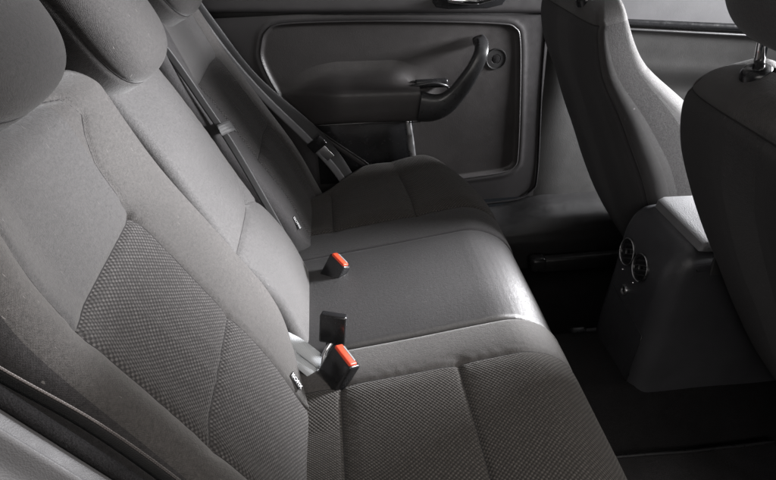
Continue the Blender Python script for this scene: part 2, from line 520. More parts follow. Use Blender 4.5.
def outer_seat(sg, label):
    """sg=-1 the seat next to the camera, +1 the seat by the far door. a = sg*y measured outward"""
    root = thing('rear_seat', label, 'car seat', (0.15, sg * 0.40, 0.0), 'rear seats')
    g = (lambda pts: [(sg * a, b) for a, b in pts])
    inner = 0.135 if sg < 0 else 0.185
    ins0 = 0.29 if sg < 0 else 0.325     # inner edge of the woven insert
    # ---- backrest
    ow = .640 if sg < 0 else .645
    P0 = [(inner, -.09), (inner, 0), (ow, 0), (ow, -.11)]
    Ps0 = Prof(P0, [.022, .04], .4)
    Ps = lambda A: (lambda r: (sg * r[0], r[1]))(Ps0(sg * A))
    Pt = Prof([(-.06, 0), (.665, 0), (.665, -.14)], [.055], .3)
    topseam = [(ins0, .46), (.283, .545), (.262, .58), (.238, .602), (.25, .635), (.30, .655), (.36, .662)] if sg < 0 else [(ins0, .46), (ins0 - .015, .56), (ins0 - .02, .66)]
    seams = [g([(ins0, -.05), (ins0, .46)]), g([(ins0, .46), (.567, .46)]), g([(ins0, .24), (.567, .24)]),
             g([(.567, -.05), (.567, .655)]), g(topseam)]
    def extra(A, Bq):
        a = sg * A
        h = 0.020 * sst(.50, .60, a) * (1 - sst(.60, .66, Bq))                 # outer bolster
        h = h + 0.012 * (1 - sst(inner + .02, ins0 + .05, a)) * sst(0, .15, Bq)                  # inner border, slightly proud
        h = h + 0.010 * np.exp(-((Bq - .13) / .12) ** 2) - 0.012 * np.exp(-((Bq - .48) / .13) ** 2)   # lumbar
        inside = sst(ins0 - .01, ins0 + .03, a) * (1 - sst(.53, .57, a))
        h = h + inside * ripple(A, Bq, 11, 0.0016, 12, 60)
        # two soft upright creases in the insert where the cover has stretched
        h = h + inside * 0.0022 * (np.exp(-((a - .445 - .08 * (Bq - .3)) / .011) ** 2) + .6 * np.exp(-((a - .40 - .05 * (Bq - .3)) / .014) ** 2)) * sst(.05, .2, Bq) * (1 - sst(.36, .46, Bq))
        return h + ripple(A, Bq, 5, 0.0012, 9, 30)
    def warp(x, t, A, Bq):
        a = sg * x
        k = np.clip((ins0 - a) / (ins0 - inner), 0, 1.2)
        a = a + k * (0.150 if sg < 0 else .08) * np.clip(1 - t / (.21 if sg < 0 else .16), 0, 1.3) ** 2                  # inner lower corner rounds off
        a = a - np.clip((a - .4) / .25, 0, 1) * 0.05 * sst(.50, .70, t)        # shoulders draw in towards the top
        return sg * a, t
    pad = Pad(Ps, Pt, onB, seams, extra, warp)
    br = bpy.data.objects.new('backrest', None); col.objects.link(br); br.location = vB(sg * .40, 0.0, 0.0); place(br, root)
    S_ = lambda a, b, st=.004: np.sort(sg * lin(a, b, st))
    V1 = lin(-.06, .24); V2 = lin(.24, .46); V3 = lin(.46, Pt.a1)
    a_in, a_out = Ps0.a0, Ps0.a1
    Vall = np.unique(np.concatenate([V1, V2, V3]))
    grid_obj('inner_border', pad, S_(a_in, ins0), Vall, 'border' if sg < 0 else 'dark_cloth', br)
    grid_obj('woven_insert', pad, S_(ins0, .567), V1, 'weave', br)
    grid_obj('woven_insert', pad, S_(ins0, .567), V2, 'weave', br)
    grid_obj('shoulder_panel', pad, S_(ins0, .567), V3, 'plain', br)
    grid_obj('side_bolster', pad, S_(.567, .634), Vall, 'border', br)
    grid_obj('shaded_side_panel', pad, S_(.634, a_out), Vall, 'dark_cloth', br)  # darker cloth stands in for the shade along the seat's outer side
    for pl in (seams[0], seams[1], seams[2], seams[3], seams[4]): seam_tube(pad, pl, br)
    # back shell closing the pad behind
    rbox('back_shell', (.06, .645 - inner - .03, .66), .02, 'trim', br,
         basis(vB(sg * (.645 + inner) / 2, .30, -.105), Vector(Bn), Vector(Bt)))
    if sg < 0:
        mw = basis(pad.pt(-.170, .075) + Vector(Bn) * .0022, (-.26, -.18, .56), Vector(Bn) + Vector((0, .9, 0)))
    # ---- cushion
    cin = 0.150 if sg < 0 else 0.205
    cs = 0.245 if sg < 0 else 0.335
    Cs0 = Prof([(cin, -.05), (cin, 0), (.70, 0), (.70, -.12)], [.008, .05], .4)
    Cs = lambda A: (lambda r: (sg * r[0], r[1]))(Cs0(sg * A))
    Cp = Prof([(-.10, 0), (.515, 0), (.480, -.32)], [.115], .2)
    cseams = [g([(cs, -.08), (cs, .475), (cs + .0, .62)]), g([(cs, .062), (.62, .062)]), g([(cs, .282), (.62 if sg < 0 else .58, .282)])]
    def cextra(A, Bq):
        a = sg * A
        h = 0.006 * np.sin(np.clip((Bq - .062) / .22, 0, 1) * math.pi) + 0.006 * np.sin(np.clip((Bq - .282) / .2, 0, 1) * math.pi)
        h = h * sst(cs, cs + .05, a)
        h = h + (.018 if sg < 0 else .010) * sst(.56, .66, a) * (1 - sst(.40, .5, Bq))
        return h + ripple(A, Bq, 21, 0.0016, 9, 40)
    def cwarp(x, t, A, Bq):
        a = sg * x
        k = np.clip((a - .35) / .35, 0, 1.1)
        a = a - k * (.16 * (1 - sst(-.02, .20, t)))                            # narrows beside the wheel arch
        t = t - (.055 if sg > 0 else .05) * np.clip((a - (.36 if sg > 0 else .46)) / .30, 0, 1.2) ** 2 * sst(.1, .45, t)    # outer front corner rounds off
        return sg * a, t
    cp = Pad(Cs, Cp, onC, cseams, cextra, cwarp)
    cu = bpy.data.objects.new('cushion', None); col.objects.link(cu); cu.location = (0.25, sg * .42, .2); place(cu, root)
    W1 = lin(Cp.a0, .062); W2 = lin(.062, .282); W3 = lin(.282, Cp.a1); Wall = np.unique(np.concatenate([W1, W2, W3]))
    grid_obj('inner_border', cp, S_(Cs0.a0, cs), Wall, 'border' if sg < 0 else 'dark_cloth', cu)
    for q in (W1, W2, W3): grid_obj('woven_insert', cp, S_(cs, Cs0.a1), q, 'weave_fine', cu)
    for pl in cseams: seam_tube(cp, pl, cu)
    rbox('base', (.40, .44, .16), .03, 'black', cu, Matrix.Translation((.25, sg * .41, .17)))
    # ---- headrest
    headrest(root, *((-.400, (.140, .110, .068), .777) if sg < 0 else (.430, (.140, .105, .066), .705)), .008, 'headrest')
    return root, pad, cp


def headrest(root, yc, half, tc, nc, mat):
    """superellipsoid block with a gusset seam round its front face; local x=across, y=up the back, z=forward"""
    mw = Matrix(((0, Bt[0], Bn[0]), (1, 0, 0), (0, Bt[2], Bn[2]))).to_4x4()
    mw.translation = vB(yc, tc, nc)
    zs = .30
    def fn(v, w):
        g = math.exp(-((v[2] - zs) / .07) ** 2) * (1 if max(abs(v[0]), abs(v[1])) > .55 else 0)
        w = w * (1 - .020 * g)
        w[0] *= 1 - .10 * (v[1] * .5 - .5) ** 2 * 0
        w[2] += .010 * (1 - v[1]) * .5 * (v[2] > 0) - .02 * max(0, v[1]) ** 2 * (v[2] > 0)
        w[1] += .014 * (1 - v[0] ** 2) * (-1 if v[1] < 0 else .5)
        return w
    hr = superbox('headrest', half, mw, mat, root, 3.4, 44, fn)
    # seam line
    P = []
    p = 3.4
    for q in np.linspace(0, 2 * math.pi, 72, endpoint=False):
        d = np.array([math.cos(q), math.sin(q)]); d = d / np.max(np.abs(d)); v = np.array([d[0], d[1], 0.0])
        lo, hi = 0.0, 1.0
        rr = ((np.abs(v[:2]) ** p).sum() / max(1e-9, (1 - zs ** p))) ** (-1 / p)
        v = np.array([v[0] * rr, v[1] * rr, zs]); P.append(mw @ Vector(fn(v, v * np.array(half))))
    tube('seam', P, .0011, 'thread', hr, 6, True)
    for s in (-1, 1):
        a = mw @ Vector((s * .055, -half[1] * .8, -.040)); b = mw @ Vector((s * .055, -half[1] - .06, -.060))
        tube('post', [a, b], .006, 'chrome', hr, 12)
    return hr


near, nb, nc_ = outer_seat(-1, 'rear seat nearest the camera, brown-grey borders and basket-weave inserts lit clearly')
far, fb, fc_ = outer_seat(1, 'dark rear seat in shade beside the far door')

# ---- centre seat
def centre_seat():
    root = thing('rear_seat', 'plain smooth grey centre rear seat between the two woven seats', 'car seat', (0.15, 0.02, 0), 'rear seats')
    Ps = Prof([(-.13, -.09), (-.13, 0), (.165, 0), (.165, -.10)], [.02, .03], 0)
    Pt = Prof([(-.06, 0), (.635, 0), (.635, -.14)], [.05], .3)
    seams = [[(-.14, .250), (.095, .250)], [(.095, .250), (.128, .29), (.140, .33), (.140, .62)], [(.095, .250), (.16, .215), (.185, .20)]]
    def extra(A, Bq):
        h = .026 * np.exp(-((Bq - .12) / .11) ** 2) * (1 - .5 * (A / .15) ** 2)      # swollen lower panel
        h = h + .008 * np.sin(np.clip((Bq - .26) / .36, 0, 1) * math.pi)
        return h + ripple(A, Bq, 31, .0012, 9, 40)
    def warp(x, t, A, Bq):
        k = np.clip(-x / .13, 0, 1.3)
        return x - .02 * sst(.1, .6, t) * (x > 0) * x / .15, t
    pad = Pad(Ps, Pt, onB, seams, extra, warp)
    br = bpy.data.objects.new('backrest', None); col.objects.link(br); br.location = vB(.02, 0, 0); place(br, root)
    V1 = lin(-.06, .25); V2 = lin(.25, Pt.a1)
    grid_obj('lower_panel', pad, lin(Ps.a0, Ps.a1), V1, 'plain', br)
    grid_obj('upper_panel', pad, lin(Ps.a0, .140), V2, 'plain', br)
    grid_obj('side_strip', pad, lin(.140, Ps.a1), V2, 'border', br)
    for pl in seams: seam_tube(pad, pl, br)
    rbox('back_shell', (.05, .26, .60), .02, 'trim', br, basis(vB(.017, .29, -.11), Vector(Bn), Vector(Bt)))
    Cs = Prof([(-.149, -.05), (-.149, 0), (.204, 0), (.204, -.05)], [.010, .012], 0)
    Cp = Prof([(-.10, 0), (.515, 0), (.480, -.32)], [.13], .2)
    def cextra(A, Bq):
        return .006 + .010 * (1 - (A - .027) ** 2 / .17 ** 2) * (1 - sst(.45, .6, Bq)) + ripple(A, Bq, 41, .0013, 9, 40)
    cp = Pad(Cs, Cp, onC, [], cextra)
    grid_obj('cushion', cp, lin(Cs.a0, Cs.a1), lin(Cp.a0, Cp.a1), 'centre', root)
    headrest(root, -.028, (.138, .112, .072), .700, .004, 'headrest')
    return root, pad, cp


ctr, cb, cc = centre_seat()

# ISOFIX tags sewn into the seat-back edges
def iso_tag(parent, loc, xdir, zdir):
    mw = basis(loc, xdir, zdir)
    t = rbox('isofix_tag', (.034, .013, .0012), .0004, 'gloss', parent, mw, 1)
    tagtext('ISOFIX', .0112, mw @ Matrix.Translation((0, 0, .0008)), 'white', t)
    return t


iso_tag(near, nb.pt(-.262, .055) + Vector(Bn) * .004, Vector(-Bt) + Vector((0, -.2, 0)), Vector(Bn) + Vector((0, -.3, 0)))
iso_tag(far, fb.pt(.215, .095) + Vector(Bn) * .004, Vector(-Bt) + Vector((0, -.2, 0)), Vector(Bn) + Vector((0, -.3, 0)))

# ------------------------------------------------------------------ belts and buckles
def buckle(name, label, base, axis, widev, body=(.075, .046, .026), red=True):
    """local x = along the buckle towards its mouth, y = across, z = thickness"""
    root = thing(name, label, 'buckle', base, 'seat belt buckles')
    z = Vector(axis).cross(Vector(widev)).normalized()
    if z.y > 0: z = -z
    mw = basis(Vector(base), axis, z)
    L, Wd, T = body
    rbox('housing', body, .005, 'gloss', root, mw @ Matrix.Translation((L / 2, 0, 0)), 4, (1.0, .92))
    if red:
        rbox('release_button', (.014, Wd * .84, T * .62), .003, 'red', root, mw @ Matrix.Translation((L - .003, 0, .0030)), 3)
        rbox('mouth_slot', (.003, Wd * .6, T * .14), .0005, 'silver', root, mw @ Matrix.Translation((L + .0032, 0, -.0035)))
    rbox('stalk', (.07, Wd * .5, .007), .002, 'black', root, mw @ Matrix.Translation((-.028, 0, 0)))
    return root


buckle('seat_belt_buckle', 'black buckle with orange-red button by the near woven seat', (.075, -.224, .340), (.46, -.03, .85), (.63, -.77, 0), (.068, .060, .030))
buckle('seat_belt_buckle', 'black buckle with orange-red button in front of the shaded far seat', (.078, .106, .342), (.46, .02, .85), (.68, -.73, 0), (.062, .052, .028))
b3 = buckle('seat_belt_buckle', 'black buckle standing up on a bright metal stalk, button hidden', (.082, -.168, .386), (.10, .10, .90), (.95, -.25, 0), (.062, .052, .020), False)
tube('cable', [(.060, -.200, .352), (.066, -.185, .375), (.082, -.168, .388)], .0045, 'steel', b3, 10, sub=4)

lp = thing('belt_loop', 'pale grey webbing loop poking out of the gap beside the near seat back', 'webbing', (.02, -.1, .36))
strap('webbing', [(-.040, -.135, .400), (-.009, -.164, .402), (.016, -.169, .387), (.062, -.188, .350)], [(.2, -.55, -.6)] * 4, .027, 'belt_light', lp)
strap('webbing', [(-.030, -.160, .380), (.002, -.183, .375), (.021, -.191, .358), (.060, -.210, .325)], [(.2, -.55, -.6)] * 4, .024, 'belt_light', lp)

mb = thing('seat_belt', 'black centre belt running down the slot between centre and far seat backs', 'seat belt', (-.05, .2, .5), 'rear seat belts')
strap('webbing', [vB(.20, .70, -.03), vB(.205, .60, .004), vB(.190, .42, .012), vB(.176, .33, .014), vB(.18, .18, .0), vB(.20, .04, -.02)],
      [(.85, .30, .40)] * 6, .015, 'belt', mb)
kp = thing('belt_keeper', 'short dark strap holding the centre belt to the seat-back edge', 'strap', vB(.2, .37, .02))
strap('webbing', [vB(.160, .392, .016), vB(.19, .383, .026), vB(.225, .372, .026), vB(.262, .358, .012)], [Vector(Bt)] * 4, .024, 'belt', kp)

fbelt = thing('seat_belt', 'black belt hanging along the far door with a bright edge and tongue', 'seat belt', (0, .64, .5), 'rear seat belts')
strap('webbing', [(-.30, .655, 1.0), (-.20, .655, .815), (-.102, .65, .657), (.057, .64, .489), (.136, .63, .362), (.15, .60, .30)],
      [(.75, .25, .62)] * 6, .046, 'belt', fbelt)
strap('webbing', [(-.29, .645, .99), (-.19, .64, .79), (-.090, .632, .638), (.050, .622, .470), (.125, .615, .36), (.14, .59, .30)],
      [(.75, .5, .35)] * 6, .022, 'belt_grey', fbelt, label='pale edge-on second run of the belt')
mt_ = basis((.062, .615, .478), (.62, -.03, -.78), (-.3, -.9, .2))
tg = rbox('tongue', (.034, .052, .012), .004, 'gloss', fbelt, mt_ @ Matrix.Translation((0, 0, .004)))
rbox('latch_plate', (.045, .026, .003), .001, 'steel', fbelt, mt_ @ Matrix.Translation((.036, 0, .004)))

nbelt = thing('seat_belt', 'brown-grey belt running down the outer edge of the near seat back', 'seat belt', (-.1, -.67, .6), 'rear seat belts')
strap('webbing', [(-.30, -.672, .93), (-.205, -.672, .805), (-.135, -.672, .722), (-.075, -.672, .630), (-.02, -.672, .53), (.01, -.67, .42)],
      [(.45, -.35, .40)] * 6, .046, 'belt_brown', nbelt)
BP = [Vector(p) + Vector((.45, -.35, .40)).normalized() * .0215 for p in [(-.30, -.672, .93), (-.205, -.672, .805), (-.135, -.672, .722), (-.075, -.672, .630), (-.02, -.672, .53)]]
tube('selvedge', BP, .0013, 'belt_edge', nbelt, 8, sub=8)

# near side trim below the belt (wheel-arch cover inside the open door)
def Ftrim(U, V):
    X = -.42 + U; z0 = .845 - 1.45 * (U - .249)
    y = -.735 - .10 * V; z = z0 - .02 - .30 * V ** 1.3 + .03 * np.exp(-((V - .28) / .06) ** 2) - .012 * np.exp(-((V - .5) / .03) ** 2)
    return X + .12 * V, y, z


tr = thing('wheel_arch_trim', 'mid grey moulded side trim below the near belt at lower left', 'trim panel', (-.1, -.75, .5))
grid_obj('moulding', Ftrim, lin(0, .75, .01), np.linspace(0, 1.2, 60), 'greytrim', tr)
tube('edge_strip', [(-.42 + u + .005, -.733, (.845 - 1.45 * (u - .249)) - .016) for u in np.linspace(0, .75, 40)], .007, 'carpet', tr, 8)

# ------------------------------------------------------------------ far rear door
DY = 0.735
door = thing('rear_door', 'closed far rear door with dark moulded trim, armrest and grab handle', 'car door', (.25, DY, .2))
LOOP = [(-.075, .700), (-.070, .745), (-.052, .780), (-.005, .797), (.18, .795), (.40, .784), (.595, .769), (.645, .755), (.663, .715),
        (.675, .56), (.683, .37), (.675, .325), (.640, .307), (.55, .298), (.40, .290), (.28, .300), (.20, .375), (.10, .458), (-.01, .560), (-.05, .625)]
LS = [(v.x, v.y) for v in smooth_path([Vector((a, b, 0)) for a, b in LOOP], 6, True)]


def loop_sd(x, z):
    pts = LS + [LS[0]]; d = seg_dist(x, z, pts); ins = np.zeros(x.shape, bool)
    for (x0, y0), (x1, y1) in zip(pts[:-1], pts[1:]):
        c_ = ((y0 > z) != (y1 > z)) & (x < (x1 - x0) * (z - y0) / (y1 - y0 + 1e-12) + x0); ins ^= c_
    return np.where(ins, -d, d)


def belt_z(x): return 0.826 - 0.048 * x + .0 * x


def door_y(x, z):
    sd = loop_sd(x, z)
    y = DY - .035 + 0 * x                                          # inner skin towards the cabin
    y = y + .010 * sst(.004, -.012, sd)                              # insert is set back
    y = y - .0018 * np.exp(-((sd - .010) / .008) ** 2)                # rolled lip round the insert
    # upper insert dishes towards the armrest shelf
    q = sst(.66, .52, z) * sst(-.04, .12, x) * (1 - sst(.36, .44, x)) * (sd < 0)
    y = y - .030 * q * sst(.505, .525, z)
    return y


def Fdoor(U, V): return U, door_y(U, V), V


xs = lin(-.45, .745, .003); zs_ = lin(.215, .82, .003)
U, V = np.meshgrid(xs, zs_); Y = door_y(U, V); SD = loop_sd(U, V)
verts = np.stack([U, Y, np.minimum(V, belt_z(U) - .004)], -1).reshape(-1, 3); nu = len(xs); ii = np.arange(U.size).reshape(U.shape)
fq = np.stack([ii[:-1, :-1], ii[:-1, 1:], ii[1:, 1:], ii[1:, :-1]], -1).reshape(-1, 4)
sdf = SD.reshape(-1)[fq].mean(1)
uvd = np.stack([U, V], -1).reshape(-1, 2)


def sub_mesh(name, keep, mat):
    fs = fq[keep]; idx = np.unique(fs); mp = -np.ones(len(verts), int); mp[idx] = np.arange(len(idx))
    return mesh_obj(name, verts[idx], mp[fs], mat, door, uvd[idx])


sub_mesh('panel', sdf > -.001, 'trim')
sub_mesh('insert_panel', sdf <= -.001, 'softdoor')
rimp = []
for (x, z) in LS:
    rimp.append((x, float(door_y(np.array([x]), np.array([z]))[0]) - .001, z))
tube('insert_rim', rimp, .0028, 'trim', door, 8, True)
rbox('outer_skin', (1.25, .03, .80), .01, 'black', door, Matrix.Translation((.14, .785, .59)))
# upper trim above the belt line
ut = Prof([(.0, 0.03), (.0, 0), (.20, .0)], [.018], .1)
def Fupper(U, V):
    t, n = ut(V); return U, DY - .052 + n + .10 * np.clip(t - .02, 0, 1) ** 1.2, belt_z(U) + t
grid_obj('upper_trim', Fupper, lin(-.45, .745, .02), lin(ut.a0, ut.a1, .005), 'trim', door)
# latch handle in a recessed cup, mostly above the picture's edge
cup = extrude_poly('latch_cup', [(a, b) for a, b in [(.405, .838), (.415, .824), (.45, .818), (.56, .815), (.60, .822), (.615, .842), (.612, .88), (.59, .90), (.44, .905), (.41, .89)]], .006, .003, 'gloss', door,
             Matrix(((1, 0, 0, 0), (0, 0, 1, DY - .054), (0, 1, 0, 0.0), (0, 0, 0, 1))))
tube('latch_handle', [(.445, DY - .066, .846), (.48, DY - .072, .843), (.53, DY - .072, .840), (.575, DY - .066, .846)], [.008, .010, .010, .007], 'chrome', cup, 12, sub=5)

# armrest: lofted shelf that grows out of the insert from rear to front
def Farm(U, V):
    g = sst(-.03, .16, U)
    ap = Prof([(0.0, 0), (.060, -.004), (.075, -.062), (.165, -.050), (.172, 0)], [.03, .010, .012, .01], 99) if False else None
    return None


def armrest():
    secs = []
    us = lin(-.035, .366, .008)
    base = [(.685, .000), (.665, .003), (.645, .010), (.628, .022), (.617, .036), (.611, .050), (.606, .058), (.600, .062), (.592, .0635),
            (.570, .063), (.545, .062), (.525, .060), (.516, .057), (.511, .051), (.508, .040), (.507, .0)]
    verts = []; uv = []
    for u in us:
        g = float(sst(-.035, .15, np.array(u))); dz = -.02 * (1 - g) + .010 * (.37 - u) / .4
        for k, (z, d) in enumerate(base):
            if z > .612: d = d * (1 - .8 * float(sst(.28, .366, np.array(u))))
            verts.append((u, DY - .024 - d * (.05 + .95 * g), z + dz)); uv.append((u, z + d))
    k = len(base); faces = []
    for i in range(len(us) - 1):
        for j in range(k - 1): faces.append((i * k + j, i * k + j + 1, (i + 1) * k + j + 1, (i + 1) * k + j))
    faces.append(tuple((len(us) - 1) * k + j for j in range(k))[::-1])
    o = mesh_obj('armrest', verts, faces, 'softdoor', door, uv)
    o.data.set_sharp_from_angle(angle=math.radians(50)); return o


arm = armrest()
tube('seam', [(x, DY - .089, .512 + .010 * (.37 - x) / .4) for x in np.linspace(.10, .366, 20)], .0012, 'thread', arm, 6)
# pocket below the armrest and the upright bevel at its front end
rbox('door_pocket', (.30, .02, .20), .006, 'gloss', door, Matrix.Translation((.205, DY - .026, .405)))
tube('pocket_bevel', [(.333, DY - .050, .508), (.340, DY - .051, .45), (.350, DY - .050, .36)], [.010, .011, .011], 'steel', door, 12, sub=4, flat=.7)

# grab handle sweeping up from the armrest
def grab_handle():
    path = smooth_path([Vector(p) for p in [(.362, .068, .560), (.400, .072, .556), (.437, .074, .566), (.470, .076, .595), (.497, .078, .632), (.520, .076, .668), (.537, .068, .702), (.543, .045, .722), (.543, .012, .726)]], 6)
    n = len(path); verts = []; uv = []
    ks = 16
    for i, p in enumerate(path):
        q = i / (n - 1)
        T = (path[min(i + 1, n - 1)] - path[max(i - 1, 0)]).normalized()
        hgt = np.interp(q, [0, .12, .35, .6, .85, 1], [.044, .040, .027, .021, .019, .019])
        dep = np.interp(q, [0, .3, .8, 1], [.022, .016, .014, .014])
        out = Vector((0, 1, 0)); out = (out - T * out.dot(T)).normalized(); side = T.cross(out)
        for j in range(ks):
            a = 2 * math.pi * j / ks; ca, sa = math.cos(a), math.sin(a); e = .62
            x = math.copysign(abs(ca) ** e, ca); y = math.copysign(abs(sa) ** e, sa)
            v = p + side * (x * hgt) + out * (y * dep)
            verts.append((v.x, DY - .023 - v.y + (.0), v.z)); uv.append((j / ks, q))
    faces = []
    for i in range(n - 1):
        for j in range(ks): faces.append((i * ks + j, i * ks + (j + 1) % ks, (i + 1) * ks + (j + 1) % ks, (i + 1) * ks + j))
    faces += [tuple(range(ks))[::-1], tuple(range((n - 1) * ks, n * ks))]
    return mesh_obj('grab_handle', verts, faces, 'satin', door, uv)


gh = grab_handle()
# finger recess above the handle root
rbox('finger_recess', (.10, .020, .026), .008, 'gloss', door, Matrix.Translation((.405, DY - .040, .610)))
tube('recess_lip', [(.345, DY - .060, .612), (.37, DY - .066, .616), (.41, DY - .064, .618), (.445, DY - .055, .606), (.455, DY - .045, .596)], .0045, 'satin', door, 8, sub=5)
tw = lathe('tweeter', [(0, -.002), (.012, -.002), (.013, .0), (.014, .001), (.0265, .001), (.028, .004), (.030, .004), (.0312, .0)], 'black', door,
           Matrix(((1, 0, 0, .598), (0, 0, -1, DY - .0255), (0, 1, 0, .667), (0, 0, 0, 1))), 40)
lathe('grille', [(0, .0022), (.008, .0016), (.0125, 0)], 'carpet', tw, Matrix(((1, 0, 0, .598), (0, 0, -1, DY - .0262), (0, 1, 0, .667), (0, 0, 0, 1))), 24)
# rubber seal down the front edge
tube('door_seal', [(.735, DY - .035, .84), (.738, DY - .035, .6), (.752, DY - .035, .30), (.735, DY - .04, .235), (.66, DY - .05, .21), (.40, DY - .05, .205)], .004, 'carpet', door, 10, sub=6)

# ------------------------------------------------------------------ far B-pillar, sill, front door
pil = thing('door_pillar', 'grey grained pillar trim between the far rear and front doors', 'pillar', (.84, .75, .2))
def Fpil(U, V):
    cx = .835 + .055 * (.75 - V) + .03 * sst(.62, .25, V); wdt = .085 + .085 * sst(.62, .25, V)
    a = U; return cx + a * wdt, .725 + .028 * np.abs(a) ** 3 + .012 * sst(.45, .25, V) * 0, V
grid_obj('pillar_cover', Fpil, np.linspace(-1.02, 1.02, 30), lin(.16, .98, .01), 'pillar', pil)
tube('belt_guide_edge', [(.905, .735, .95), (.905, .735, .7), (.93, .735, .4), (.96, .735, .2)], .006, 'trim', pil, 8, sub=4)

sill = thing('door_sill', 'dark scuff strip along the foot of the far doors', 'sill', (.6, .68, .1))
sp = Prof([(.0, -.02), (.0, .14), (.10, .14), (.12, .10)], [.02, .015], .05) if False else None
def Fsill(U, V):
    p = np.array([[.60, .0], [.605, .09], [.615, .125], [.635, .142], [.68, .150], [.76, .152]]); q = np.linspace(0, 1, len(p))
    k = 1 + .0 * U
    y = np.interp(V, q, p[:, 0]); z = np.interp(V, q, p[:, 1])
    z = z + .05 * sst(.62, .80, U) * sst(.3, .9, V)
    return U, y, z
grid_obj('scuff_plate', Fsill, lin(.15, 2.2, .02), np.linspace(0, 1, 24), 'black', sill)
tube('joint_line', [(x, .632, .150) for x in np.linspace(.75, 1.3, 12)], .0022, 'satin', sill, 6)

fd = thing('front_door', 'far front door with pale upper ledge above a black window seal', 'car door', (1.3, .76, .3))
def Ffd(U, V):
    y = .765 - .018 * sst(.60, .72, V) + .03 * sst(.62, .52, V)
    return U, y, V - .10 * (U - 1.03) * 1.0
grid_obj('panel', Ffd, lin(.95, 2.1, .02), lin(.25, .735, .006), 'pillar', fd)
def Ffu(U, V):
    return U, .735 + .05 * V ** 2 * 30 * .3, .752 + V - .10 * (U - 1.03) * .9
grid_obj('upper_ledge', Ffu, lin(.95, 2.1, .02), lin(0, .16, .006), 'greytrim', fd)
tube('window_seal', [(x, .742, .742 - .095 * (x - 1.03)) for x in np.linspace(.95, 2.1, 30)], .012, 'gloss', fd, 10)
tube('seal_lip', [(x, .738, .722 - .098 * (x - 1.03)) for x in np.linspace(.95, 2.1, 30)], .005, 'black', fd, 8)

# ------------------------------------------------------------------ front seats
REAR = np.array([[1.13, .12], [1.06, .20], [.982, .30], [.918, .40], [.862, .50], [.809, .59], [.767, .67], [.733, .745], [.718, .80], [.712, .845], [.716, .88], [.728, .905]])


